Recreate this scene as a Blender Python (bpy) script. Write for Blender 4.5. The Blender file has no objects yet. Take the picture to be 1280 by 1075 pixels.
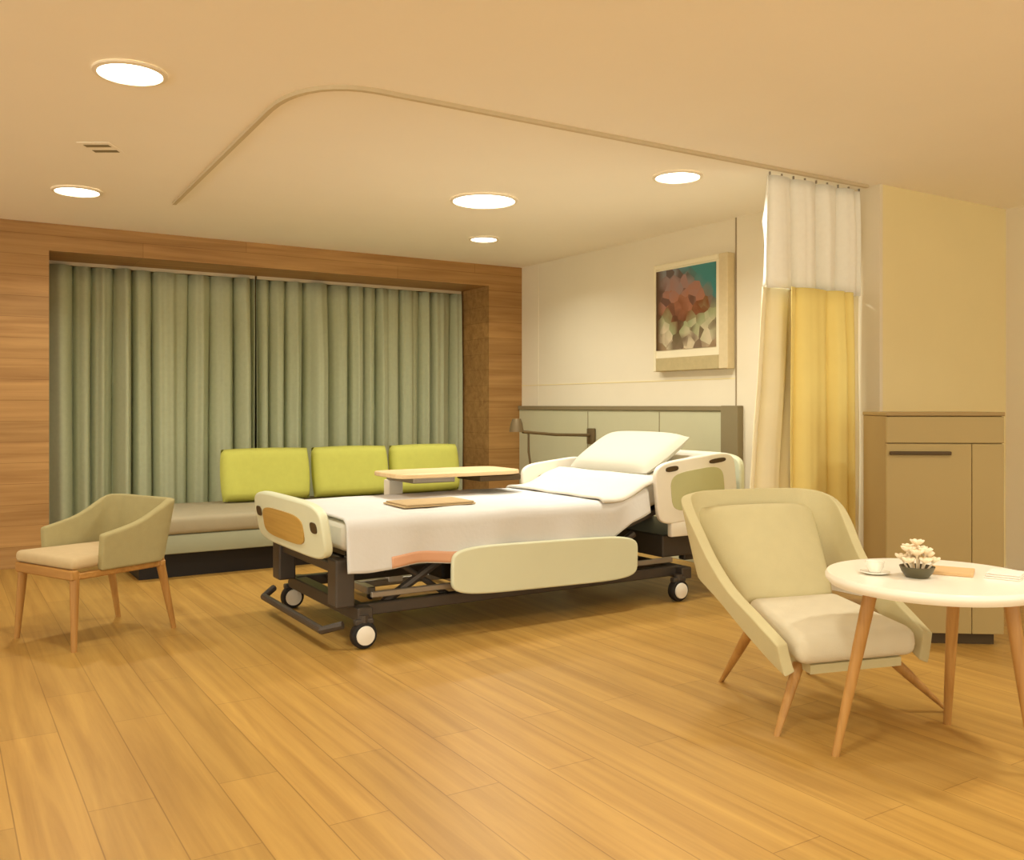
import bpy, bmesh, math, random
from mathutils import Vector, Matrix, noise
random.seed(7)
C = bpy.context.scene.collection
SC = bpy.context.scene
PI = math.pi
YAW = math.radians(32.1)
CH, SH = math.cos(YAW), math.sin(YAW)
HC = 2.57                      # ceiling height
EYE = 1.2

# ------------------------------------------------------------------ camera
cd = bpy.data.cameras.new('camera'); cam = bpy.data.objects.new('camera', cd); C.objects.link(cam)
cam.location = (0, 0, EYE); cam.rotation_euler = (PI/2, 0, -YAW)
cd.sensor_width = 36; cd.lens = 1148/1280*36; cd.shift_y = -30.5/1280; cd.clip_start = .05
SC.camera = cam
# ------------------------------------------------------------------ world, light level, view
w = bpy.data.worlds.new('world'); SC.world = w; w.use_nodes = True
w.node_tree.nodes['Background'].inputs[0].default_value = (1.0, .97, .78, 1)
w.node_tree.nodes['Background'].inputs[1].default_value = 1.9
LAMP_COL = (1.0, .99, .87)
LAMP_W = 14.5
SC.view_settings.view_transform = 'Standard'
SC.view_settings.look = 'None'
SC.view_settings.gamma = 1
SC.view_settings.use_curve_mapping = False
SC.view_settings.exposure = 0.20
SC.cycles.max_bounces = 10
SC.cycles.diffuse_bounces = 6


def RD(r, d):
    """room position of a point r metres right of and d metres ahead of the viewpoint"""
    return (CH*r + SH*d, -SH*r + CH*d)


# ------------------------------------------------------------------ materials
def srgb(r, g, b):
    f = lambda c: (c/255/12.92 if c/255 <= .04045 else ((c/255+.055)/1.055)**2.4)
    return (f(r), f(g), f(b), 1)


def mat(name, col, rough=.6, metal=0, var=.06, scale=8, bump=0, bscale=60, spec=.3, trans=0, emit=None, estr=0, coat=0):
    m = bpy.data.materials.new(name); m.use_nodes = True
    nt = m.node_tree; b = nt.nodes['Principled BSDF']
    if len(col) == 3: col = (*col, 1)
    b.inputs['Base Color'].default_value = col
    b.inputs['Roughness'].default_value = rough
    b.inputs['Metallic'].default_value = metal
    b.inputs['Specular IOR Level'].default_value = spec
    b.inputs['Transmission Weight'].default_value = trans
    b.inputs['Coat Weight'].default_value = coat
    tc = nt.nodes.new('ShaderNodeTexCoord')
    if var:
        n = nt.nodes.new('ShaderNodeTexNoise'); n.inputs['Scale'].default_value = scale; n.inputs['Detail'].default_value = 4
        nt.links.new(tc.outputs['Object'], n.inputs['Vector'])
        mx = nt.nodes.new('ShaderNodeMixRGB')
        mx.inputs[1].default_value = tuple(min(1, c*(1-var)) for c in col[:3])+(1,)
        mx.inputs[2].default_value = tuple(min(1, c*(1+var)) for c in col[:3])+(1,)
        nt.links.new(n.outputs['Fac'], mx.inputs[0]); nt.links.new(mx.outputs[0], b.inputs['Base Color'])
    if bump:
        n2 = nt.nodes.new('ShaderNodeTexNoise'); n2.inputs['Scale'].default_value = bscale; n2.inputs['Detail'].default_value = 3
        nt.links.new(tc.outputs['Object'], n2.inputs['Vector'])
        bp = nt.nodes.new('ShaderNodeBump'); bp.inputs['Strength'].default_value = bump; bp.inputs['Distance'].default_value = .004
        nt.links.new(n2.outputs['Fac'], bp.inputs['Height']); nt.links.new(bp.outputs[0], b.inputs['Normal'])
    if emit:
        b.inputs['Emission Color'].default_value = (*emit, 1); b.inputs['Emission Strength'].default_value = estr
    return m


def wood(name, a, b_, axis='X', scale=1.0, rough=.45, planks=None):
    """straight-grained wood; grain runs along the given axis of the object"""
    m = bpy.data.materials.new(name); m.use_nodes = True
    nt = m.node_tree; b = nt.nodes['Principled BSDF']
    b.inputs['Roughness'].default_value = rough; b.inputs['Specular IOR Level'].default_value = .35
    tc = nt.nodes.new('ShaderNodeTexCoord'); mp = nt.nodes.new('ShaderNodeMapping')
    s = {'X': (.6, 14, 14), 'Y': (14, .6, 14), 'Z': (14, 14, .6)}[axis]
    mp.inputs['Scale'].default_value = tuple(v*scale for v in s)
    nt.links.new(tc.outputs['Object'], mp.inputs['Vector'])
    n = nt.nodes.new('ShaderNodeTexNoise'); n.inputs['Scale'].default_value = 1.6; n.inputs['Detail'].default_value = 6
    n.inputs['Roughness'].default_value = .6; n.inputs['Distortion'].default_value = .5
    nt.links.new(mp.outputs[0], n.inputs['Vector'])
    rp = nt.nodes.new('ShaderNodeValToRGB')
    rp.color_ramp.elements[0].position = .3; rp.color_ramp.elements[0].color = a
    rp.color_ramp.elements[1].position = .72; rp.color_ramp.elements[1].color = b_
    nt.links.new(n.outputs['Fac'], rp.inputs[0])
    out = rp.outputs[0]
    if planks:
        bw, rh, tint, rot = planks
        m2 = nt.nodes.new('ShaderNodeMapping'); m2.inputs['Rotation'].default_value = rot
        nt.links.new(tc.outputs['Object'], m2.inputs['Vector'])
        br = nt.nodes.new('ShaderNodeTexBrick'); br.inputs['Scale'].default_value = 1
        br.inputs['Brick Width'].default_value = bw; br.inputs['Row Height'].default_value = rh
        br.inputs['Mortar Size'].default_value = .0022; br.inputs['Mortar Smooth'].default_value = .3
        br.offset = .37
        br.inputs['Color1'].default_value = (1-tint,)*3+(1,); br.inputs['Color2'].default_value = (1, 1, 1, 1)
        br.inputs['Mortar'].default_value = (.62, .58, .52, 1)
        nt.links.new(m2.outputs[0], br.inputs['Vector'])
        mx = nt.nodes.new('ShaderNodeMixRGB'); mx.blend_type = 'MULTIPLY'; mx.inputs[0].default_value = 1
        nt.links.new(out, mx.inputs[1]); nt.links.new(br.outputs['Color'], mx.inputs[2]); out = mx.outputs[0]
    nt.links.new(out, b.inputs['Base Color'])
    return m


M = {}
M['floor'] = wood('oak_floor', (.375, .20, .043, 1), (.545, .32, .078, 1), 'Y', .8, .42, (1.25, .19, .14, (0, 0, PI/2)))
M['ceiling'] = mat('ceiling_paint', (.95, .90, .81), .9, var=.02, scale=2)
M['clad'] = wood('wall_cladding', (.33, .165, .05, 1), (.53, .30, .105, 1), 'X', .8, .5, (2.2, .155, .12, (PI/2, 0, 0)))
M['cream_wall'] = mat('cream_wall', (.80, .72, .56), .75, var=.03, scale=3)
M['tan_wall'] = mat('tan_wall', (.84, .72, .40), .8, var=.03, scale=3)
M['seam'] = mat('panel_seam', (.34, .27, .17), .8, var=.05)
M['panel'] = mat('headwall_panel', (.55, .53, .355), .6, var=.05, scale=4)
M['panel_dark'] = mat('headwall_edge', (.25, .20, .11), .6, var=.05)
M['curtain'] = mat('green_curtain', (.49, .52, .345), .9, var=.08, scale=30, bump=.3, bscale=300, spec=.1)
M['mesh'] = mat('white_mesh', (.94, .93, .87), .9, var=.04, scale=40, spec=.1)
M['yellow'] = mat('yellow_cloth', (.96, .80, .31), .85, var=.06, scale=6, spec=.1)
M['paleyellow'] = mat('pale_yellow_cloth', (.94, .86, .60), .85, var=.05, scale=6, spec=.1)
M['lime'] = mat('lime_fabric', (.55, .55, .12), .85, var=.07, scale=18, bump=.3, bscale=260, spec=.15)
M['seat_grey'] = mat('sofa_seat_fabric', (.38, .33, .22), .9, var=.07, scale=14, bump=.3, bscale=240, spec=.1)
M['sofa_base'] = mat('sofa_base_fabric', (.34, .35, .24), .8, var=.06, scale=10, spec=.15)
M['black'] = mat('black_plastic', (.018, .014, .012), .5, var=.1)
M['dark_metal'] = mat('dark_bed_frame', (.075, .06, .048), .42, metal=.3, var=.15, scale=12)
M['grey_metal'] = mat('grey_metal', (.32, .28, .23), .38, metal=.6, var=.08)
M['sheet'] = mat('white_sheet', (.69, .65, .57), .85, var=.025, scale=5, bump=.15, bscale=30, spec=.15)
M['cover'] = mat('ivory_cover', (.66, .645, .63), .88, var=.03, scale=6, bump=.25, bscale=40, spec=.12)
M['pillow'] = mat('pillow_white', (.58, .55, .46), .85, var=.02, scale=5, bump=.12, bscale=24, spec=.12)
M['rail'] = mat('cream_plastic', (.70, .72, .53), .4, var=.03, scale=6, spec=.4)
M['rail_green'] = mat('rail_inset_green', (.50, .49, .26), .45, var=.05)
M['white_plastic'] = mat('white_plastic', (.82, .77, .68), .4, var=.03, spec=.4)
M['inset_wood'] = wood('footboard_inset', (.42, .24, .05, 1), (.60, .38, .10, 1), 'Y', 1.2, .4)
M['tray_wood'] = wood('tray_table_wood', (.66, .46, .24, 1), (.80, .60, .36, 1), 'X', 1.0, .4)
M['tan_layer'] = mat('tan_layer_mat', (.50, .36, .19), .9, var=.08, scale=20, bump=.3, bscale=200)
M['leg_wood'] = wood('oak_leg', (.33, .155, .036, 1), (.50, .265, .075, 1), 'Z', 1.2, .4)
M['rail_wood'] = wood('oak_seat_rail', (.33, .155, .036, 1), (.50, .265, .075, 1), 'X', 1.2, .4)
M['chair_fab'] = mat('olive_beige_fabric', (.38, .325, .16), .88, var=.08, scale=24, bump=.35, bscale=320, spec=.12)
M['chair_seat'] = mat('beige_seat_fabric', (.55, .42, .24), .88, var=.07, scale=20, bump=.35, bscale=320, spec=.12)
M['lounge'] = mat('cream_lounge_fabric', (.56, .49, .28), .88, var=.05, scale=16, bump=.3, bscale=320, spec=.12)
M['lounge_seat'] = mat('cream_cushion_fabric', (.69, .62, .46), .88, var=.05, scale=16, bump=.3, bscale=320, spec=.12)
M['table_white'] = mat('table_white', (.88, .82, .70), .28, var=.02, spec=.5)
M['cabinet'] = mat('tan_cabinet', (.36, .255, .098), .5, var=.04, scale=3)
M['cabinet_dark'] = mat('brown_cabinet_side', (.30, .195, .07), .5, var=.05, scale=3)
M['slot'] = mat('dark_slot', (.07, .04, .012), .6, var=.1)
M['frame'] = mat('olive_frame', (.47, .38, .20), .5, var=.12, scale=30)
M['frame_light'] = mat('tan_frame', (.66, .54, .33), .5, var=.08, scale=30)
M['bronze'] = mat('bronze_lamp', (.17, .12, .06), .45, metal=.3, var=.1)
M['mount'] = mat('cream_mount', (.80, .72, .52), .8, var=.03)
M['lamp_trim'] = mat('lamp_trim', (.86, .78, .64), .4, var=.02)
M['glow'] = mat('lamp_glow', (.9, .85, .75), .5, var=0, emit=(1, .9, .70), estr=9)
M['track'] = mat('track_aluminium', (.62, .52, .35), .5, var=.04)
M['bowl'] = mat('dark_bowl', (.10, .085, .045), .35, var=.15)
M['petal'] = mat('cream_petal', (.84, .70, .50), .7, var=.08, scale=60)
M['paper'] = mat('white_paper', (.80, .73, .64), .7, var=.03)
M['tan_cover'] = mat('tan_booklet', (.66, .43, .21), .6, var=.05)
M['china'] = mat('white_china', (.86, .82, .72), .25, var=.01, spec=.5)
M['pink'] = mat('peach_trim', (.66, .36, .22), .85, var=.06)


def painting_material():
    m = bpy.data.materials.new('abstract_painting'); m.use_nodes = True
    nt = m.node_tree; b = nt.nodes['Principled BSDF']; b.inputs['Roughness'].default_value = .3
    tc = nt.nodes.new('ShaderNodeTexCoord'); L = nt.links.new

    def node(t, **kw):
        n = nt.nodes.new(t)
        for k, v in kw.items(): n.inputs[k].default_value = v
        return n

    def ramp(src, stops):
        r = nt.nodes.new('ShaderNodeValToRGB'); e = r.color_ramp.elements
        while len(e) < len(stops): e.new(.5)
        for i, (p, c) in enumerate(stops): e[i].position = p; e[i].color = c
        L(src, r.inputs[0]); return r.outputs[0]
    dab = node('ShaderNodeTexVoronoi', Scale=13.0); L(tc.outputs['Object'], dab.inputs['Vector'])     # brush dabs
    mixv = nt.nodes.new('ShaderNodeMixRGB'); mixv.inputs[0].default_value = .7; L(tc.outputs['Object'], mixv.inputs[1]); L(dab.outputs['Position'], mixv.inputs[2])
    sep = node('ShaderNodeSeparateXYZ'); L(mixv.outputs[0], sep.inputs[0])
    raw = node('ShaderNodeSeparateXYZ'); L(tc.outputs['Object'], raw.inputs[0])
    wob = node('ShaderNodeTexNoise', Scale=6.0, Detail=5.0); L(mixv.outputs[0], wob.inputs['Vector'])
    mad = nt.nodes.new('ShaderNodeMath'); mad.operation = 'MULTIPLY_ADD'; mad.inputs[1].default_value = .55
    L(wob.outputs['Fac'], mad.inputs[0]); L(sep.outputs['Z'], mad.inputs[2])      # height + wobble
    mr = nt.nodes.new('ShaderNodeMapRange'); mr.inputs[1].default_value = -.06; mr.inputs[2].default_value = .64
    L(mad.outputs[0], mr.inputs[0])
    base = ramp(mr.outputs[0], [(0, srgb(150, 125, 95)), (.16, srgb(205, 190, 160)), (.30, srgb(150, 155, 115)), (.44, srgb(120, 70, 35)),
                                (.56, srgb(165, 110, 85)), (.72, srgb(150, 120, 115)), (1, srgb(115, 130, 135))])
    n2 = node('ShaderNodeTexNoise', Scale=7.0, Detail=2.0); L(mixv.outputs[0], n2.inputs['Vector'])
    blot = ramp(n2.outputs['Fac'], [(.52, (0, 0, 0, 1)), (.60, (1, 1, 1, 1))])
    mx = nt.nodes.new('ShaderNodeMixRGB'); mx.inputs[2].default_value = srgb(80, 48, 28)
    ml = nt.nodes.new('ShaderNodeMath'); ml.operation = 'MULTIPLY'; ml.inputs[1].default_value = .75
    L(blot, ml.inputs[0]); L(ml.outputs[0], mx.inputs[0]); L(base, mx.inputs[1])
    # teal corner: up and to the right (towards -Y)
    sb = nt.nodes.new('ShaderNodeMath'); sb.operation = 'SUBTRACT'; L(sep.outputs['Z'], sb.inputs[0]); L(sep.outputs['Y'], sb.inputs[1])
    ad = nt.nodes.new('ShaderNodeMath'); ad.operation = 'MULTIPLY_ADD'; ad.inputs[1].default_value = .25
    L(wob.outputs['Fac'], ad.inputs[0]); L(sb.outputs[0], ad.inputs[2])
    tf = ramp(ad.outputs[0], [(.42, (0, 0, 0, 1)), (.56, (1, 1, 1, 1))])
    mt = nt.nodes.new('ShaderNodeMixRGB'); mt.inputs[2].default_value = srgb(55, 125, 125); L(tf, mt.inputs[0]); L(mx.outputs[0], mt.inputs[1])
    # brown strip along the left edge
    lf = ramp(raw.outputs['Y'], [(.20, (0, 0, 0, 1)), (.27, (1, 1, 1, 1))])
    ml2 = nt.nodes.new('ShaderNodeMixRGB'); ml2.inputs[2].default_value = srgb(85, 60, 35); L(lf, ml2.inputs[0]); L(mt.outputs[0], ml2.inputs[1])
    L(ml2.outputs[0], b.inputs['Base Color'])
    return m


M['painting'] = painting_material()


# ------------------------------------------------------------------ mesh helpers
def box(bm, x0, x1, y0, y1, z0, z1, bev=0, seg=2, mtx=None):
    vs = [bm.verts.new((x, y, z)) for x in (x0, x1) for y in (y0, y1) for z in (z0, z1)]
    fs = [bm.faces.new([vs[i] for i in f]) for f in ((0, 1, 3, 2), (4, 6, 7, 5), (0, 4, 5, 1), (2, 3, 7, 6), (0, 2, 6, 4), (1, 5, 7, 3))]
    if bev:
        es = {e for f in fs for e in f.edges}
        r = bmesh.ops.bevel(bm, geom=list(es), offset=bev, segments=seg, profile=.5, affect='EDGES')
        vs = list({v for f in r['faces'] for v in f.verts} | {v for v in vs if v.is_valid})
    if mtx: bmesh.ops.transform(bm, matrix=mtx, verts=vs)
    return vs


def tube(bm, pts, rad, n=10, cap=True):
    """round bar through pts; rad is a number or one radius per point"""
    pts = [Vector(p) for p in pts]
    if not hasattr(rad, '__len__'): rad = [rad]*len(pts)
    rings = []
    for i, p in enumerate(pts):
        a = pts[max(i-1, 0)]; c = pts[min(i+1, len(pts)-1)]
        t = (c-a).normalized()
        u = t.cross(Vector((0, 0, 1)))
        if u.length < .05: u = t.cross(Vector((0, 1, 0)))
        u.normalize(); v = t.cross(u)
        rings.append([bm.verts.new(p+(u*math.cos(2*PI*k/n)+v*math.sin(2*PI*k/n))*rad[i]) for k in range(n)])
    for a, c in zip(rings, rings[1:]):
        for k in range(n): bm.faces.new((a[k], a[(k+1) % n], c[(k+1) % n], c[k]))
    if cap: bm.faces.new(rings[0][::-1]); bm.faces.new(rings[-1])


def lathe(bm, prof, cx=0, cy=0, n=48, mtx=None):
    """prof: (radius, z) from the axis round to the axis"""
    rings = []; allv = []
    for r, z in prof:
        if r < 1e-6: ring = [bm.verts.new((cx, cy, z))]
        else: ring = [bm.verts.new((cx+r*math.cos(2*PI*k/n), cy+r*math.sin(2*PI*k/n), z)) for k in range(n)]
        rings.append(ring); allv += ring
    for a, c in zip(rings, rings[1:]):
        for k in range(n):
            q = [a[k % len(a)], a[(k+1) % len(a)], c[(k+1) % len(c)], c[k % len(c)]]
            q = list(dict.fromkeys(q))
            if len(q) > 2: bm.faces.new(q)
    if mtx: bmesh.ops.transform(bm, matrix=mtx, verts=allv)


def prism(bm, outline, d, axis='X', off=0):
    """extrude a 2D outline by d along the axis, starting at off"""
    def P(a, b, t): return {'X': (t, a, b), 'Y': (a, t, b), 'Z': (a, b, t)}[axis]
    lo = [bm.verts.new(P(a, b, off)) for a, b in outline]; hi = [bm.verts.new(P(a, b, off+d)) for a, b in outline]
    n = len(outline)
    bm.faces.new(lo); bm.faces.new(hi[::-1])
    for k in range(n): bm.faces.new((lo[k], lo[(k+1) % n], hi[(k+1) % n], hi[k]))


def superoval(a, b, e=4, n=40, ca=0, cb=0):
    out = []
    for k in range(n):
        t = 2*PI*k/n; c, s = math.cos(t), math.sin(t)
        out.append((ca+a*math.copysign(abs(c)**(2/e), c), cb+b*math.copysign(abs(s)**(2/e), s)))
    return out


def grid(bm, f, nu, nv):
    vs = [[bm.verts.new(f(i/nu, j/nv)) for j in range(nv+1)] for i in range(nu+1)]
    for i in range(nu):
        for j in range(nv): bm.faces.new((vs[i][j], vs[i+1][j], vs[i+1][j+1], vs[i][j+1]))
    return vs


def cushion(bm, hx, hy, hz, mtx, e=4, puff=.35, n=14):
    """soft pillow shape with half sizes hx, hy, hz"""
    nv = n*2
    def f(u, v, s):
        a, b = u*2-1, v*2-1
        k = max(0, (1-abs(a)**e))*max(0, (1-abs(b)**e))
        z = hz*(k**puff)
        x = hx*a*(1-.04*b*b); y = hy*b*(1-.04*a*a)
        return (x, y, s*z)
    g1 = grid(bm, lambda u, v: f(u, v, 1), nv, n); g2 = grid(bm, lambda u, v: f(u, v, -1), nv, n)
    vs = [v for r in g1+g2 for v in r]
    bmesh.ops.transform(bm, matrix=mtx, verts=vs)
    bmesh.ops.remove_doubles(bm, verts=vs, dist=.0005)


def obj(name, bm, m, parent=None, smooth=None):
    bmesh.ops.recalc_face_normals(bm, faces=bm.faces)
    me = bpy.data.meshes.new(name); bm.to_mesh(me); bm.free()
    me.materials.append(M[m] if isinstance(m, str) else m)
    o = bpy.data.objects.new(name, me); C.objects.link(o)
    if parent: o.parent = parent
    if smooth is not None:
        me.polygons.foreach_set('use_smooth', [True]*len(me.polygons))
        me.set_sharp_from_angle(angle=math.radians(smooth))
    return o


def mods(o, solid=0, sub=0, bev=0, off=0):
    if solid:
        s = o.modifiers.new('solid', 'SOLIDIFY'); s.thickness = solid; s.offset = off
    if bev:
        b = o.modifiers.new('bevel', 'BEVEL'); b.width = bev; b.segments = 3
    if sub:
        s = o.modifiers.new('sub', 'SUBSURF'); s.levels = sub; s.render_levels = sub
    return o


def thing(name, label, cat, loc=(0, 0, 0), rz=0, group=None):
    o = bpy.data.objects.new(name, None); C.objects.link(o); o.empty_display_size = .1
    o.location = loc; o.rotation_euler = (0, 0, rz)
    return tag(o, label, cat, group)


def tag(o, label, cat, group=None):
    o['label'] = label; o['category'] = cat
    if group: o['group'] = group
    return o


def struct(name, bm, m, parent=None, label=None):
    o = obj(name, bm, m, parent)
    if not parent: o['kind'] = 'structure'
    if label: o['label'] = label
    return o


B = bmesh.new
# ------------------------------------------------------------------ the room
WX, WY, RY, RX = 4.94, 7.69, 3.60, 6.33       # bed-head wall, curtain wall, return wall, far right wall
NX0, NX1, NY, NZ = .72, 4.56, 8.45, 2.365     # window niche
bm = B(); box(bm, -4.5, 6.5, -4, 8.6, -.1, 0); struct('floor', bm, 'floor', label='light oak plank floor')
bm = B(); box(bm, -4.5, 6.5, -4, 8.6, HC, HC+.1); struct('ceiling', bm, 'ceiling', label='cream painted ceiling')
bm = B()
box(bm, -4.5, NX0, WY, NY, 0, HC); box(bm, NX1, WX+.12, WY, NY, 0, HC)
box(bm, NX0, NX1, WY, NY, NZ, HC); box(bm, -4.5, WX+.12, NY, NY+.1, 0, HC)
struct('wall_back', bm, 'clad', label='wood clad wall framing the curtained window niche')
bm = B(); box(bm, WX, WX+.03, RY, WY, 0, HC); box(bm, WX+.03, WX+.12, RY+.12, WY, 0, HC); struct('wall_right', bm, 'cream_wall', label='cream panelled wall behind the bed head')
bm = B(); box(bm, WX+.03, RX, RY, RY+.12, 0, HC); struct('wall_return', bm, 'tan_wall', label='tan wall behind the low cabinet')
bm = B(); box(bm, RX, RX+.12, -4, RY, 0, HC); struct('wall_far_right', bm, 'cream_wall', label='cream wall at the far right edge')
bm = B(); box(bm, -4.5, NX0-.01, WY-.012, WY, 0, .08); struct('baseboard_back', bm, 'clad')
bm = B(); box(bm, WX, RX, RY-.012, RY, 0, .08); struct('baseboard_right', bm, 'cream_wall')
# wall panel joints
bm = B(); box(bm, WX-.004, WX, 4.795, 4.807, 1.2, HC); struct('trim_1', bm, 'seam')
bm = B(); box(bm, WX-.003, WX, 7.39, 7.397, 1.2, HC); struct('trim_2', bm, 'cream_wall')
bm = B(); box(bm, WX-.003, WX, 4.807, WY, 1.395, 1.402); struct('trim_3', bm, 'tan_wall')

# headwall panel
t = thing('headwall_panel', 'long grey-green wall panel with dark end strip behind the bed head', 'wall panel', (WX, 6.2, 0))
bm = B(); box(bm, -.035, 0, -1.30, 1.485, 0, 1.16, .004, 1); obj('panel_board', bm, 'panel', t)
bm = B(); box(bm, -.05, 0, -1.30, 1.485, 1.16, 1.197, .004, 1); obj('top_rail', bm, 'panel_dark', t)
bm = B(); box(bm, -.06, 0, -1.47, -1.30, 0, 1.20, .004, 1); e = obj('end_strip', bm, 'panel_dark', t); e['label'] = 'dark brown end strip'
for y in (-.6, .35):
    bm = B(); box(bm, -.037, -.034, y-.004, y+.004, .01, 1.15); obj('panel_joint', bm, 'panel_dark', t)

# ------------------------------------------------------------------ ceiling lights
def downlight(r, d, R, label, watt, group='recessed ceiling lights'):
    x, y = RD(r, d)
    t = thing('downlight', label, 'ceiling light', (x, y, HC), 0, group)
    bm = B(); lathe(bm, [(R, -.001), (R, -.010), (R-.018, -.014), (R-.022, -.004), (R-.022, -.001)], n=40)
    obj('trim_ring', bm, 'lamp_trim', t, 40)
    bm = B(); lathe(bm, [(0, -.006), (R-.022, -.006), (R-.022, -.002), (0, -.002)], n=40)
    obj('diffuser', bm, 'glow', t)
    l = bpy.data.lights.new('lamp', 'AREA'); l.shape = 'DISK'; l.size = 2*R-.05; l.energy = watt; l.color = LAMP_COL; l.spread = math.radians(148)
    lo = bpy.data.objects.new('lamp', l); C.objects.link(lo); lo.parent = t; lo.location = (0, 0, -.018)


downlight(-1.567, 3.77, .145, 'round recessed ceiling light nearest the left front, lit', LAMP_W)
downlight(-2.77, 5.85, .15, 'round recessed ceiling light above the left end of the wood wall', LAMP_W)
downlight(-.187, 6.12, .225, 'largest round ceiling light, lit above the bed', LAMP_W*1.5)
downlight(-.23, 7.53, .125, 'smallest round ceiling light, just behind the largest one', LAMP_W*.8)
downlight(.988, 5.48, .15, 'round recessed ceiling light near the painting and the curtain top', LAMP_W)
# out-of-view ceiling lights added to brighten the front and right of the room
for (r, d) in ((2.35, 3.0), (.3, 2.0), (-.9, -.9), (1.9, 1.0), (0, -.6)):
    downlight(r, d, .145, 'unseen round ceiling light added to brighten the front of the room', LAMP_W, 'added front ceiling lights out of view')

# ceiling vent
x, y = RD(-2.18, 4.88)
t = thing('ceiling_vent', 'small square slotted vent in the ceiling between the two left lights', 'vent', (x, y, HC), -YAW)
bm = B(); box(bm, -.085, .085, -.11, .11, -.004, 0, .002, 1); obj('vent_plate', bm, 'ceiling', t)
for yy in (-.05, .05):
    bm = B(); box(bm, -.065, .065, yy-.020, yy+.020, -.006, -.003); obj('slot', bm, 'panel_dark', t)

# curtain track round the bed
pts = [(1.36, 6.45)]
a0, a1 = (1.30, 4.15), (1.62, 3.68)
pts += [a0]
for k in range(1, 9):
    s = k/9; b1 = (1.30, 3.70)
    pts.append(((1-s)**2*a0[0]+2*s*(1-s)*b1[0]+s*s*a1[0], (1-s)**2*a0[1]+2*s*(1-s)*b1[1]+s*s*a1[1]))
pts += [a1, (4.90, 3.66)]
bm = B()
L, R = [], []
for i, p in enumerate(pts):
    p = Vector(p); q0 = Vector(pts[max(i-1, 0)]); q1 = Vector(pts[min(i+1, len(pts)-1)])
    tdir = (q1-q0).normalized(); nrm = Vector((-tdir.y, tdir.x))*.012
    L.append(p+nrm); R.append(p-nrm)
for i in range(len(pts)-1):
    q = [L[i], L[i+1], R[i+1], R[i]]
    lo = [bm.verts.new((v.x, v.y, HC-.018)) for v in q]; hi = [bm.verts.new((v.x, v.y, HC)) for v in q]
    bm.faces.new(lo); bm.faces.new(hi)
    for k in range(4): bm.faces.new((lo[k], lo[(k+1) % 4], hi[(k+1) % 4], hi[k]))
tag(obj('curtain_track', bm, 'track'), 'slim curved curtain track on the ceiling around the bed', 'curtain track')


# ------------------------------------------------------------------ curtains
def folds(x, seed, p=.185):
    """broad soft ridges towards the room with narrow deep valleys between them"""
    ph = x/p + .75*noise.noise(Vector((x*2.3, seed, 0))) + .35*noise.noise(Vector((x*7.1, seed+9, 0)))
    k = math.floor(ph); fr = ph-k
    depth = .55+.75*abs(noise.noise(Vector((k*3.7+.5, seed, 5))))*1.6
    return 1.0-2*depth*abs(math.sin(PI*fr))**.5 + .22*noise.noise(Vector((x*24, seed, 3)))


def hanging(name, x0, x1, y, z0, z1, amp, seed, m, nu=420, nv=14, parent=None, flare=0, skew=0):
    bm = B()
    def f(u, v):
        z = z1+(z0-z1)*v
        x = x0+(x1-x0)*u
        a = amp*(.55+.45*min(1, v*3))
        yy = y + a*folds(x+.012*v*math.sin(u*17+seed), seed) + .01*noise.noise(Vector((x*3, z*1.5, seed)))
        return (x-flare*v*(1-u)+skew*v, yy, z)
    grid(bm, f, nu, nv)
    o = obj(name, bm, m, parent, 180)
    return mods(o, solid=.004)


for (x0, x1, seed, lab) in ((.48, 2.425, 1.3, 'sage green pleated window curtain, the left-hand panel behind the tub chair'),
                            (2.445, 4.54, 5.1, 'sage green pleated window curtain, the right-hand panel above the lime cushions')):
    t = thing('window_curtain', lab, 'curtain', ((x0+x1)/2, 8.22, 0), 0, 'green window curtains')
    h = (x1-x0)/2
    hanging('curtain_cloth', -h, h, 0, .02, NZ-.03, .13, seed, 'curtain', parent=t)
    bm = B(); box(bm, -h, h, -.012, .012, NZ-.028, NZ); obj('curtain_rail', bm, 'track', t)

# gathered privacy curtain at the end of the ceiling track
t = thing('privacy_curtain', 'gathered yellow privacy curtain with white mesh top hanging beside the bed', 'curtain', (4.5, 3.70, 0))
hanging('mesh_top', -.42, .40, .02, 1.885, HC-.03, .05, 2.2, 'mesh', 160, 10, t)['label'] = 'white open mesh top band'
hanging('side_cloth', -.47, .40, .03, .28, 1.885, .05, 2.2, 'paleyellow', 160, 12, t, flare=.16)['label'] = 'pale cream-yellow outer cloth'
hanging('centre_cloth', -.33, .21, -.07, .30, 1.885, .045, 7.7, 'yellow', 110, 12, t)['label'] = 'deep yellow middle cloth'
bm = B()
for k in range(9): tube(bm, [(-.4+k*.1, .02, HC-.03), (-.4+k*.1, .02, HC-.012)], .006, 6)
obj('curtain_hook', bm, 'grey_metal', t)['kind'] = 'stuff'

# ------------------------------------------------------------------ painting
t = thing('painting', 'colourful abstract painting in deep olive box frame hanging above the bed head', 'picture', (WX, 5.30, 1.94))
bm = B()   # box frame, local y runs to the left of the picture
box(bm, -.08, -.001, -.49, -.40, -.47, .375, .005, 1)
obj('side_rail', bm, 'frame_light', t)
bm = B(); box(bm, -.08, -.001, .295, .325, -.47, .375, .005, 1); obj('side_rail', bm, 'mount', t)
bm = B(); box(bm, -.08, -.001, -.40, .295, .335, .375, .005, 1); obj('top_rail', bm, 'mount', t)
bm = B(); box(bm, -.08, -.001, -.40, .295, -.47, -.365, .005, 1); obj('bottom_rail', bm, 'frame', t)
bm = B(); box(bm, -.072, -.02, -.40, .295, -.365, .335); obj('mount', bm, 'mount', t)
bm = B(); box(bm, -.078, -.072, -.37, .288, -.305, .322); obj('canvas', bm, 'painting', t)

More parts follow.
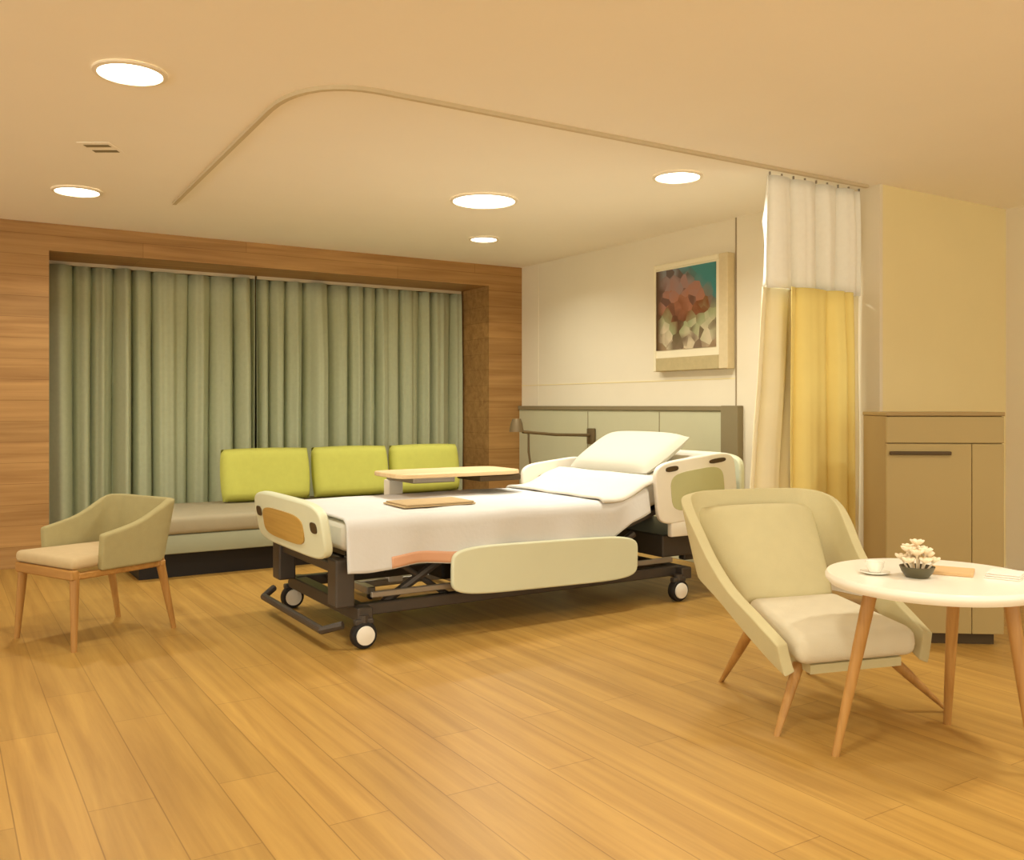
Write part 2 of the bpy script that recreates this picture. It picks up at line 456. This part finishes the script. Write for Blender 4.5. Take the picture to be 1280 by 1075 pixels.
# ------------------------------------------------------------------ sofa and cushions
SX0, SX1, SY0, SY1 = 1.12, 4.12, 6.60, 7.56
t = thing('sofa', 'low backless grey-beige sofa bench standing under the green curtains', 'sofa', ((SX0+SX1)/2, (SY0+SY1)/2, 0))
hx, hy = (SX1-SX0)/2, (SY1-SY0)/2
bm = B(); box(bm, -hx, hx, -hy, hy, .175, .305, .012); obj('base_frame', bm, 'sofa_base', t, 40)
for k in range(2):
    xx = -hx+k*hx
    bm = B(); box(bm, xx+.004, xx+hx-.004, -hy-.01, hy, .307, .43, .035, 4); obj('seat_cushion', bm, 'seat_grey', t, 50)
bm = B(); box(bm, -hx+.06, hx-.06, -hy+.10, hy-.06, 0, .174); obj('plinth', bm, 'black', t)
for (a, b, tilt, lab) in ((1.90, 2.63, -.02, 'lime green back cushion, leftmost of the three on the sofa'),
                          (2.645, 3.34, .01, 'lime green back cushion, middle of the three on the sofa'),
                          (3.35, 4.04, .02, 'lime green back cushion partly behind the wooden tray table')):
    bm = B()
    mtx = Matrix.Translation((0, 0, .215)) @ Matrix.Rotation(-.16, 4, 'X') @ Matrix.Rotation(PI/2, 4, 'X')
    cushion(bm, (b-a)/2, .215, .085, mtx, e=8, puff=.4)
    o = obj('back_cushion', bm, 'lime', None, 60)
    o.location = ((a+b)/2, 7.36, .43); o.rotation_euler = (0, 0, tilt)
    tag(o, lab, 'cushion', 'lime sofa cushions')

# ------------------------------------------------------------------ hospital bed (local frame: x towards the head, y away from the viewer)
BX, BY = 2.95, 4.77
bed = thing('hospital_bed', 'hospital bed on castors with cream side rails and dark lifting frame', 'bed', (BX, BY, 0))
Lx = lambda X: X-BX
Ly = lambda Y: Y-BY
YN, YF = Ly(4.25), Ly(5.29)
bm = B()
for yy in (YN+.04, YF-.10): box(bm, Lx(1.78), Lx(3.95), yy, yy+.06, .145, .205, .006, 1)
for xx in (1.76, 3.89): box(bm, Lx(xx), Lx(xx)+.08, YN-.02, YF+.0, .13, .20, .006, 1)
obj('chassis', bm, 'dark_metal', bed)
bm = B()
box(bm, Lx(1.85), Lx(3.85), YN+.02, YN+.045, .235, .265, .004, 1)
obj('push_bar', bm, 'grey_metal', bed)['label'] = 'grey metal side bar'
bm = B()
for yy in (YN+.02, YF-.07): box(bm, Lx(1.72), Lx(3.40), yy, yy+.05, .395, .455, .005, 1)
for xx in (1.72, 2.25, 2.8, 3.35): box(bm, Lx(xx), Lx(xx)+.05, YN+.02, YF-.02, .395, .44, .005, 1)
box(bm, Lx(1.72), Lx(3.42), YN+.05, YF-.05, .455, .475)
obj('deck_frame', bm, 'dark_metal', bed)
ANG = math.radians(17)
def back_pt(s, h): return (Lx(3.42)+s*math.cos(ANG)-h*math.sin(ANG), .475+s*math.sin(ANG)+h*math.cos(ANG))
bm = B()
a, b_, c, d_ = back_pt(0, -.03), back_pt(.92, -.03), back_pt(.92, 0), back_pt(0, 0)
prism(bm, [a, b_, c, d_], YF-YN-.06, 'Y', YN+.03); obj('backrest_deck', bm, 'dark_metal', bed)
for (xa, xb) in ((1.95, 2.35), (3.2, 3.6)):
    for yy in (YN+.10, YF-.14):
        bm = B(); tube(bm, [(Lx(xa), yy, .19), (Lx(xb), yy, .42)], .024, 8)
        tube(bm, [(Lx(xb)-.03, yy, .19), (Lx(xa)+.06, yy, .40)], .016, 8); obj('lift_arm', bm, 'dark_metal', bed)
bm = B()
box(bm, Lx(2.45), Lx(2.75), -.12, .10, .205, .36, .015); tube(bm, [(Lx(2.7), 0, .3), (Lx(3.3), 0, .36)], .028, 10)
obj('motor_box', bm, 'black', bed)
bm = B()
box(bm, Lx(1.66), Lx(1.76), YN+.02, YN+.14, .20, .44, .01); box(bm, Lx(1.66), Lx(1.76), YF-.14, YF-.02, .20, .44, .01)
box(bm, Lx(1.68), Lx(1.73), YN+.1, YF-.1, .36, .41, .006, 1)
obj('end_post', bm, 'dark_metal', bed)
bm = B()
tube(bm, [(Lx(1.68), YN-.02, .13), (Lx(1.60), YN+.05, .10), (Lx(1.60), YF-.05, .10), (Lx(1.68), YF+.02, .13)], .020, 8)
obj('brake_pedal', bm, 'dark_metal', bed)
for (X, yy) in ((1.79, YN-.015), (1.79, YF+.015), (3.86, YN-.015), (3.86, YF+.015)):
    bm = B(); rot = Matrix.Translation((Lx(X), yy, .068)) @ Matrix.Rotation(PI/2, 4, 'X')
    lathe(bm, [(0, -.026), (.05, -.026), (.062, -.024), (.068, -.012), (.068, .012), (.062, .024), (.05, .026), (0, .026)], n=28, mtx=rot)
    wh = obj('castor', bm, 'black', bed, 40)
    for s in (-1, 1):
        bm = B(); lathe(bm, [(0, .027*s), (.048, .027*s), (.046, .036*s), (.02, .042*s), (0, .042*s)], n=24, mtx=rot)
        obj('wheel_cover', bm, 'white_plastic', wh, 40)['label'] = 'white wheel cover'
    bm = B(); tube(bm, [(Lx(X), yy, .13), (Lx(X), yy, .165)], .025, 12); box(bm, Lx(X)-.05, Lx(X)+.05, yy-.02, yy+.02, .118, .148, .008); obj('swivel', bm, 'dark_metal', wh)
# mattress with raised head section
prof = []
N = 24
top = []
for k in range(N+1):
    X = 1.70+k*(4.28-1.70)/N
    zz = 0 if X < 3.34 else (X-3.34)*math.tan(ANG)*min(1, (X-3.34)/.25)
    top.append((Lx(X), .476+zz))
outline = top + [(x, z+.145) for x, z in top[::-1]]
bm = B(); prism(bm, outline, YF-YN-.05, 'Y', YN+.025)
mt = obj('mattress', bm, 'sheet', bed, 40); mods(mt, bev=.03)
# footboard: cream oval-cornered panel with a wood inset and hand holes
tilt = Matrix.Translation((Lx(1.625), 0, .455)) @ Matrix.Rotation(math.radians(-9), 4, 'Y')
bm = B(); prism(bm, superoval(.545, .145, 5, 56, 0, .125), .045, 'X', -.03); bmesh.ops.transform(bm, matrix=tilt, verts=bm.verts)
fb = obj('footboard', bm, 'rail', bed, 40); mods(fb, bev=.012)
bm = B(); prism(bm, superoval(.33, .08, 4, 40, .06, .11), .008, 'X', -.036); bmesh.ops.transform(bm, matrix=tilt, verts=bm.verts)
obj('wood_inset', bm, 'inset_wood', fb, 40)['label'] = 'golden wood inset panel'
for yy in (-.43, .46):
    bm = B(); prism(bm, superoval(.045, .028, 3, 24, yy, .15), .006, 'X', -.034); bmesh.ops.transform(bm, matrix=tilt, verts=bm.verts)
    obj('hand_hole', bm, 'slot', fb, 40)
# headboard
bm = B(); prism(bm, superoval(.53, .19, 6, 56, 0, .70), .045, 'X', Lx(4.40)); hb = obj('headboard', bm, 'rail', bed, 40); mods(hb, bev=.012)
bm = B(); prism(bm, superoval(.36, .09, 4, 40, 0, .72), .006, 'X', Lx(4.395)); obj('headboard_inset', bm, 'rail_green', hb, 40)
bm = B(); box(bm, Lx(4.02), Lx(4.44), YN+.1, YN+.16, .22, .62, .006, 1); box(bm, Lx(4.02), Lx(4.44), YF-.16, YF-.1, .22, .62, .006, 1); box(bm, Lx(3.8), Lx(4.42), YN+.06, YF-.06, .26, .40, .01); obj('head_post', bm, 'dark_metal', bed)

def side_rail(name, x0, x1, z0, z1, y, th, mname, inset, slant=0, holes=()):
    cx, cz = (x0+x1)/2, (z0+z1)/2
    bm = B(); prism(bm, superoval((x1-x0)/2, (z1-z0)/2, 5.5, 56, 0, 0), th, 'Y', -th/2)
    mm = Matrix.Translation((Lx(cx), y, cz)) @ Matrix.Rotation(-slant, 4, 'Y')
    bmesh.ops.transform(bm, matrix=mm, verts=bm.verts)
    r = obj(name, bm, mname, bed, 40); mods(r, bev=.01)
    if inset:
        bm = B()
        prism(bm, superoval((x1-x0)/2*.66, (z1-z0)/2*.62, 4, 40, 0, -.005), th+.006, 'Y', -th/2-.003); bmesh.ops.transform(bm, matrix=mm, verts=bm.verts)
        obj('rail_inset', bm, inset, r, 40)
    for (hx_, hz_, hw, hh) in holes:
        bm = B(); prism(bm, superoval(hw, hh, 3, 24, hx_, hz_), th+.010, 'Y', -th/2-.005); bmesh.ops.transform(bm, matrix=mm, verts=bm.verts)
        obj('grip_slot', bm, 'slot' if hw < .09 else 'panel', r, 40)
    return r


side_rail('side_rail', 2.26, 3.50, .195, .455, YN-.055, .03, 'rail', None, math.radians(-1.2))
hr = side_rail('head_rail', 3.66, 4.33, .50, .885, YN-.03, .035, 'white_plastic', 'rail_green', math.radians(6), ((-.20, .145, .05, .016), (.18, .145, .07, .014)))
fr = side_rail('head_rail', 3.42, 3.98, .47, .82, YF+.03, .035, 'white_plastic', None, math.radians(6), ((-.09, .06, .07, .03), (.12, .06, .05, .03)))
bm = B(); box(bm, Lx(3.78), Lx(4.1), YN-.045, YN-.005, .40, .52, .01); obj('rail_bracket', bm, 'white_plastic', hr, 40)
for xx in (2.35, 3.30):
    bm = B(); box(bm, Lx(xx), Lx(xx)+.06, YN-.04, YN+.02, .28, .43, .006, 1); obj('rail_hinge', bm, 'dark_metal', bed)

# bed cover draped over the lower two thirds
CZ = .628
def cover_pt(u, v):
    X = 1.70+u*(3.62-1.70)
    head = max(0, (X-3.34))*math.tan(ANG)*.9
    drop_n = .255 - .02*u + .007*math.sin(u*23) - (.075 if u > .80 else 0)*min(1, (u-.80)*8)
    drop_f = .16; rr = .05
    yn, yf = YN-.012, YF+.012
    flat = (yf-yn)-2*rr; arc = PI/2*rr
    s = v*(drop_n-rr+arc+flat+arc+drop_f-rr)
    a1 = drop_n-rr; a2 = a1+arc; a3 = a2+flat; a4 = a3+arc
    if s < a1:
        h = a1-s; y = yn - (.012*math.sin(u*21)+.007*math.sin(u*47+1)+.012)*h/a1; z = CZ-rr-h
    elif s < a2:
        a = (s-a1)/rr; y = yn+rr-rr*math.cos(a); z = CZ-rr+rr*math.sin(a)
    elif s < a3: y = yn+rr+(s-a2); z = CZ
    elif s < a4:
        a = (s-a3)/rr; y = yf-rr+rr*math.sin(a); z = CZ-rr+rr*math.cos(a)
    else: y = yf+.01*math.sin(u*30)*(s-a4)/.16; z = CZ-rr-(s-a4)
    z += .006*noise.noise(Vector((X*3.2, y*4, 1.7)))+.003*noise.noise(Vector((X*9, y*7, 4)))
    return (Lx(X), y, z+head+.006)
bm = B(); grid(bm, cover_pt, 110, 90)
# foot end hangs inside the footboard
o = obj('bed_cover', bm, 'cover', None, 180); mods(o, solid=.012, off=1); o.location = (BX, BY, 0)
tag(o, 'ivory bed cover draped over the mattress of the hospital bed', 'bed cover')
# peach hem band on the near side, a part of the cover
bm = B()
def hem(u, v):
    uu = .12+u*.30
    p = cover_pt(uu, .004+v*.040); return (p[0], p[1]-.0145, p[2])
grid(bm, hem, 50, 4); h = obj('hem_band', bm, 'pink', o, 180); mods(h, solid=.002); h['label'] = 'peach hem band'
# turned-back top sheet
bm = B()
def sheet_pt(u, v):
    X = 3.28+u*.42
    y = YN-.015+(YF-YN+.03)*v
    e = min(v, 1-v)
    z = CZ+.024+max(0, X-3.34)*math.tan(ANG)*min(1, (X-3.34)/.25 if X > 3.34 else 0)+.006*noise.noise(Vector((X*6, y*5, 8))) - (.05-min(.05, e*1.05))**2*9
    return (Lx(X), y, z)
grid(bm, sheet_pt, 20, 50); o = obj('folded_sheet', bm, 'sheet', None, 180); mods(o, solid=.014, off=1); o.location = (BX, BY, 0)
tag(o, 'white top sheet folded back below the pillow on the bed', 'sheet')

# two thin flat tan layers on top of the bed cover
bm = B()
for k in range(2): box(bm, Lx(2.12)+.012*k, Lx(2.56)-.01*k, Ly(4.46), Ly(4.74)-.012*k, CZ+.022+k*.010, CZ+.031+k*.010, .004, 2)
o = obj('flat_tan_layers', bm, 'tan_layer', None, 40); o.location = (BX, BY, 0)
tag(o, 'flat tan layers lying on the bed in front of the tray table', 'tan_layer')

# pillow leaning on the raised head section
bm = B()
cushion(bm, .42, .225, .07, Matrix.Identity(4), e=4, puff=.5, n=18)
o = obj('pillow', bm, 'pillow', None, 60)
o.location = (3.95, 4.83, .885)
o.rotation_euler = (Matrix.Rotation(math.radians(-31), 3, 'Y') @ Matrix.Rotation(PI/2, 3, 'Z')).to_euler()
tag(o, 'white pillow propped upright at the raised head of the bed', 'pillow')

# ------------------------------------------------------------------ overbed tray table
t = thing('overbed_table', 'wooden overbed tray table on a post standing over the far side of the bed', 'table', (2.52, 5.47, 0))
bm = B(); prism(bm, superoval(.44, .22, 7, 48, .24, -.30), .028, 'Z', .762); tt = obj('table_top', bm, 'tray_wood', t, 40); mods(tt, bev=.008)
bm = B(); box(bm, .36, .665, -.505, -.20, .725, .760, .006, 1); obj('drawer', bm, 'slot', t)['label'] = 'dark shallow drawer under the top'
bm = B(); box(bm, -.05, .05, -.045, .045, .06, .72, .01); obj('post', bm, 'white_plastic', t, 40)
bm = B(); box(bm, -.05, .24, -.40, .0, .722, .760, .005, 1); obj('arm_plate', bm, 'grey_metal', t)
bm = B(); box(bm, -.25, .40, -.03, .03, .04, .085, .008); box(bm, -.27, -.21, -.20, .25, .035, .08, .008); box(bm, .36, .42, -.20, .25, .035, .08, .008); obj('base', bm, 'grey_metal', t)
for (a, b) in ((-.24, -.18), (-.24, .22), (.39, -.18), (.39, .22)):
    bm = B(); lathe(bm, [(0, -.012), (.018, -.012), (.0195, 0), (.018, .012), (0, .012)], n=16, mtx=Matrix.Translation((a, b, .0195)) @ Matrix.Rotation(PI/2, 4, 'X')); obj('castor', bm, 'black', t, 40)

# ------------------------------------------------------------------ swing-arm reading lamp on the headwall
t = thing('reading_lamp', 'dark swing-arm reading lamp fixed to the wall panel left of the bed head', 'lamp', (4.903, 6.48, .93))
bm = B(); box(bm, -.03, 0, -.05, .05, -.07, .07, .008); obj('wall_plate', bm, 'bronze', t, 40)
bm = B(); tube(bm, [(-.03, 0, .01), (-.38, .02, .02), (-.72, .02, .05)], .014, 10); obj('arm', bm, 'bronze', t, 60)
bm = B(); tube(bm, [(-.72, .02, .05), (-.76, .02, .10)], .012, 8); lathe(bm, [(0, .10), (.035, .10), (.05, .06), (.062, -.01), (.058, -.01), (.045, .05), (0, .08)], n=24, mtx=Matrix.Translation((-.78, .02, .06))); obj('lamp_head', bm, 'bronze', t, 50)
bm = B(); tube(bm, [(-.66, .02, .04), (-.66, .02, -.12), (-.64, .02, -.24)], .010, 8); obj('cable', bm, 'bronze', t, 60)


# ------------------------------------------------------------------ tapered wooden leg
def leg(parent, top, foot, r0, r1, name='leg', n=14):
    a, b = Vector(top), Vector(foot)
    bm = B(); tube(bm, [a, a.lerp(b, .35), b], [r0, (r0*1.05*.65+r1*.35), r1], n)
    for v in bm.verts:
        if v.co.z < .012: v.co.z = 0
    return obj(name, bm, 'leg_wood', parent, 50)


# ------------------------------------------------------------------ small tub chair, left
cx, cy = RD(-2.19, 4.85)
# local x runs along the seat front, local y towards the back of the chair
def face(r, d):
    X, Y = RD(r, d); return math.atan2(Y, X)
rz = face(.843, -.539)
ch = thing('tub_chair', 'small beige tub chair with low sloping arms and wooden legs by the wood wall', 'chair', (cx, cy, 0), rz)
def ushell(bm, hw_b, hw_t, yb_b, yb_t, yf_b, yf_t, zb, ztop, rc, n=64, nv=10, pw=1.0, zlow=None):
    """U-shaped shell: straight arms joined by a rounded back; bottom/top outlines differ so that it can flare"""
    def path(s, hw, yb, yf):
        arm = (yb-rc)-yf; arc = PI/2*rc; back = 2*(hw-rc); tot = 2*arm+2*arc+back
        q = s*tot
        if q < arm: return (-hw, yf+q)
        q -= arm
        if q < arc: a = q/rc; return (-hw+rc-rc*math.cos(a), yb-rc+rc*math.sin(a))
        q -= arc
        if q < back: return (-hw+rc+q, yb)
        q -= back
        if q < arc: a = q/rc; return (hw-rc+rc*math.sin(a), yb-rc+rc*math.cos(a))
        q -= arc
        return (hw, yb-rc-q)
    def f(u, v):
        b0 = path(u, hw_b, yb_b, yf_b); t0 = path(u, hw_t, yb_t, yf_t)
        zt = ztop(t0[1], abs(t0[0]))
        zl = zlow(t0[1]) if zlow else zb
        z = zl+(zt-zl)*v
        kk = max(0, (z-zb)/(ztop(yb_t, 0)-zb))**pw      # flare grows with height
        return (b0[0]+(t0[0]-b0[0])*kk, b0[1]+(t0[1]-b0[1])*kk, z)
    return grid(bm, f, n, nv)


def interp(tab, x):
    """smooth curve through the points of tab"""
    if x <= tab[0][0]: return tab[0][1]
    n = len(tab)
    sl = [(tab[i+1][1]-tab[i][1])/(tab[i+1][0]-tab[i][0]) for i in range(n-1)]
    tg = [sl[0]]+[(0 if sl[i-1]*sl[i] <= 0 else 2*sl[i-1]*sl[i]/(sl[i-1]+sl[i])) for i in range(1, n-1)]+[sl[-1]]
    for i in range(n-1):
        (a, b), (c, d) = tab[i], tab[i+1]
        if x <= c:
            h = c-a; t = (x-a)/h
            return ((1+2*t)*(1-t)**2*b+t*(1-t)**2*h*tg[i]+t*t*(3-2*t)*d+t*t*(t-1)*h*tg[i+1])
    return tab[-1][1]


bm = B()
ushell(bm, .245, .275, .25, .30, -.15, -.15, .375, lambda y, x: interp([(-.15, .555), (.05, .60), (.24, .70)], y), .10)
sh = obj('shell', bm, 'chair_fab', ch, 180); mods(sh, solid=.045, bev=.012, sub=1)
bm = B(); box(bm, -.255, .255, -.30, .225, .395, .455, .024, 4)
for v in bm.verts:
    if v.co.y > .12: v.co.x *= .86
    if v.co.y > -.20: v.co.x *= .84
obj('seat', bm, 'chair_seat', ch, 50)['label'] = 'lighter beige seat pad'
bm = B(); box(bm, -.25, .25, -.30, -.262, .345, .395, .006, 1); box(bm, -.25, .25, .20, .238, .345, .378, .006, 1); box(bm, -.25, -.212, -.262, .20, .345, .378, .006, 1); box(bm, .212, .25, -.262, .20, .345, .378, .006, 1)
obj('seat_rail', bm, 'rail_wood', ch)
for (sx, sy, fx, fy) in ((1, -1, .252, -.288), (-1, -1, -.252, -.288), (1, 1, .245, .290), (-1, 1, -.245, .290)):
    leg(ch, (sx*.225, sy*.268 if sy < 0 else .215, .385), (fx, fy, 0), .024, .014)

# ------------------------------------------------------------------ cream lounge chair, right
cx, cy = RD(1.205, 3.706)
rz = face(.956, .292)
lc = thing('lounge_chair', 'large cream shell lounge chair with splayed wooden legs behind the round table', 'chair', (cx, cy, 0), rz)
top_l = [(-.30, .32), (-.10, .40), (.08, .475), (.20, .575), (.28, .69), (.34, .765), (.40, .803), (.47, .815)]
low_l = [(-.30, .212), (-.18, .25), (.0, .325), (.22, .43), (.35, .475), (.47, .485)]
bm = B()
ushell(bm, .285, .385, .25, .47, -.30, -.27, .212, lambda y, x: interp(top_l, y)+(.008 if y > .4 else 0)*(1-x*x*8), .17, 96, 14, .62, zlow=lambda y: interp(low_l, y))
sh = obj('shell', bm, 'lounge', lc, 180); mods(sh, solid=.045, bev=.014, sub=1)
bm = B()
prism(bm, [(-.285, .212), (-.285, .245), (.16, .315), (.24, .42), (.27, .40), (.19, .285), (.10, .25)], .40, 'X', -.20)
obj('seat_base', bm, 'lounge', lc, 40)
bm = B(); box(bm, -.262, .262, -.315, .14, .245, .352, .045, 5)
for v in bm.verts:
    q = (v.co.y+.315)/.455
    v.co.x *= 1-.20*q*q
    v.co.z += .055*q + (.016*(1-(v.co.x/.27)**2) if v.co.z > .33 else 0)
obj('seat_cushion', bm, 'lounge_seat', lc, 50)['label'] = 'lighter cream seat cushion'
bm = B()
def pad(u, v, t):
    a = u*2-1
    w = .205+(.315-.205)*v**.8
    edge = max(0, 1-abs(a)**6)*max(0, 1-abs(v*2-1)**8)
    y = .15+.255*v - .03*(1-a*a) + .05*a*a*v
    z = .385+.375*v - .03*abs(a)**3*v
    n = t*(.012+.022*edge**.5)
    return (a*w, y-n*.83, z+n*.55)
g1 = grid(bm, lambda u, v: pad(u, v, 1), 24, 20); g2 = grid(bm, lambda u, v: pad(u, v, -1), 24, 20)
for A_, B_ in ((g1, g2),):
    nu, nv = 24, 20
    ring = [(i, 0) for i in range(nu)]+[(nu, j) for j in range(nv)]+[(i, nv) for i in range(nu, 0, -1)]+[(0, j) for j in range(nv, 0, -1)]
    for (i, j), (k, l) in zip(ring, ring[1:]+ring[:1]): bm.faces.new((A_[i][j], A_[k][l], B_[k][l], B_[i][j]))
obj('back_cushion', bm, 'lounge', lc, 60)
for (top, foot) in (((-.20, -.21, .230), (-.34, -.28, 0)), ((.20, -.21, .230), (.45, -.255, 0)), ((-.19, .15, .262), (-.20, .36, 0)), ((.19, .15, .262), (.24, .36, 0))):
    leg(lc, top, foot, .022, .012)

# ------------------------------------------------------------------ round table
cx, cy = RD(1.469, 3.20)
TZ = .61
tb = thing('round_table', 'small round white table on splayed wooden legs at the right edge', 'table', (cx, cy, 0), -YAW)
bm = B(); lathe(bm, [(0, TZ-.042), (.30, TZ-.042), (.345, TZ-.038), (.358, TZ-.022), (.358, TZ-.010), (.352, TZ), (0, TZ)], n=72)
obj('table_top', bm, 'table_white', tb, 40)
for (top, foot) in (((-.235, -.045), (-.36, -.05)), ((.165, .19), (.17, .26)), ((.185, -.15), (.225, -.235))):
    leg(tb, (*top, TZ-.042), (*foot, 0), .024, .014)
bm = B(); tube(bm, [(-.225, -.045, TZ-.055), (0, 0, TZ-.055), (.16, .185, TZ-.055)], .012, 8); tube(bm, [(0, 0, TZ-.055), (.18, -.147, TZ-.055)], .012, 8); obj('brace', bm, 'rail_wood', tb)

# things on the table
def on_table(r, d): return (*RD(r, d), TZ)
t = thing('flower_bowl', 'small dark bowl of cream flowers in the middle of the round table', 'flowers', on_table(1.394, 3.16))
bm = B(); lathe(bm, [(0, 0), (.036, 0), (.05, .018), (.058, .038), (.052, .038), (.04, .02), (0, .016)], n=32); obj('bowl', bm, 'bowl', t, 50)
rnd = random.Random(3)
fl = []
for k, (a, rr, z, s) in enumerate([(0, 0, .112, .026), (.3, .030, .085, .028), (1.5, .032, .092, .026), (2.6, .030, .088, .028), (3.7, .034, .082, .027), (4.8, .030, .086, .027), (5.7, .036, .070, .026),
                                   (.9, .05, .058, .025), (2.1, .05, .060, .025), (3.2, .052, .056, .025), (4.3, .05, .058, .025), (5.3, .052, .055, .025)]):
    bm = B(); c = Vector((rr*math.cos(a), rr*math.sin(a), z))
    for p in range(6):
        ang = 2*PI*p/6+k
        mm = Matrix.Translation(c) @ Matrix.Rotation(ang, 4, 'Z') @ Matrix.Rotation(math.radians(-35), 4, 'Y') @ Matrix.Translation((s*.5, 0, 0))
        bmesh.ops.create_uvsphere(bm, u_segments=8, v_segments=6, radius=1, matrix=mm @ Matrix.Diagonal((s*.62, s*.46, s*.22, 1)))
    bmesh.ops.create_uvsphere(bm, u_segments=8, v_segments=6, radius=s*.3, matrix=Matrix.Translation(c+Vector((0, 0, .003))))
    tube(bm, [c, (c.x*.5, c.y*.5, .02)], .003, 5)
    obj('flower', bm, 'petal', t, 60)
t = thing('tea_cup', 'small white cup on a saucer left of the flower bowl', 'cup', on_table(1.272, 3.22))
bm = B(); lathe(bm, [(0, .001), (.03, .001), (.05, .008), (.05, .011), (.028, .006), (0, .005)], n=32); obj('saucer', bm, 'china', t, 50)
bm = B(); lathe(bm, [(0, .007), (.018, .007), (.028, .022), (.033, .045), (.030, .045), (.025, .022), (.014, .012), (0, .012)], n=28)
tube(bm, [(.030, 0, .038), (.046, 0, .036), (.046, 0, .022), (.027, 0, .018)], .003, 6); obj('cup', bm, 'china', t, 50)
bm = B(); box(bm, -.06, .06, -.085, .085, 0, .014, .002, 1); o = obj('booklet', bm, 'tan_cover'); o.location = on_table(1.535, 3.24); o.rotation_euler = (0, 0, .5)
tag(o, 'tan booklet lying on the round table right of the flower bowl', 'booklet')
t = thing('napkin_stack', 'low stack of white paper napkins at the right side of the round table', 'napkins', on_table(1.69, 3.15), .35)
for k in range(3):
    bm = B(); box(bm, -.055+.003*k, .055, -.055, .055-.003*k, k*.007, k*.007+.0065, .002, 1); obj('napkin', bm, 'paper', t)

# ------------------------------------------------------------------ tan cabinet behind the round table
cx, cy = RD(1.885, 4.62)
th = math.radians(-5)
rz = face(math.cos(th), math.sin(th))
cb = thing('cabinet', 'waist-high tan cabinet with a dark bar handle behind the round table', 'cabinet', (cx, cy, 0), rz)
CW, CDp, CHt = .566, .40, 1.168
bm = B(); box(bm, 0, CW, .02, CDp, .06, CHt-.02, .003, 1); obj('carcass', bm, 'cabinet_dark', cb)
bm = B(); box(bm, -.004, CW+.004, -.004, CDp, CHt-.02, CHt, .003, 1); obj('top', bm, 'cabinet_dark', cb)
bm = B(); box(bm, .03, CW-.03, .045, CDp-.02, 0, .06); obj('plinth', bm, 'slot', cb)
bm = B(); box(bm, 0, CW, .0, .02, CHt-.155, CHt-.024, .002, 1); obj('drawer_front', bm, 'cabinet', cb)
bm = B(); box(bm, 0, CW-.155, .0, .02, .06, CHt-.16, .002, 1); dr = obj('door', bm, 'cabinet', cb)
bm = B(); box(bm, .012, .31, -.016, -.001, CHt-.215, CHt-.197, .004, 2); obj('handle', bm, 'slot', dr)['label'] = 'dark horizontal bar handle'
bm = B(); box(bm, CW-.152, CW, .0, .02, .06, CHt-.16, .002, 1); obj('side_panel', bm, 'cabinet', cb)
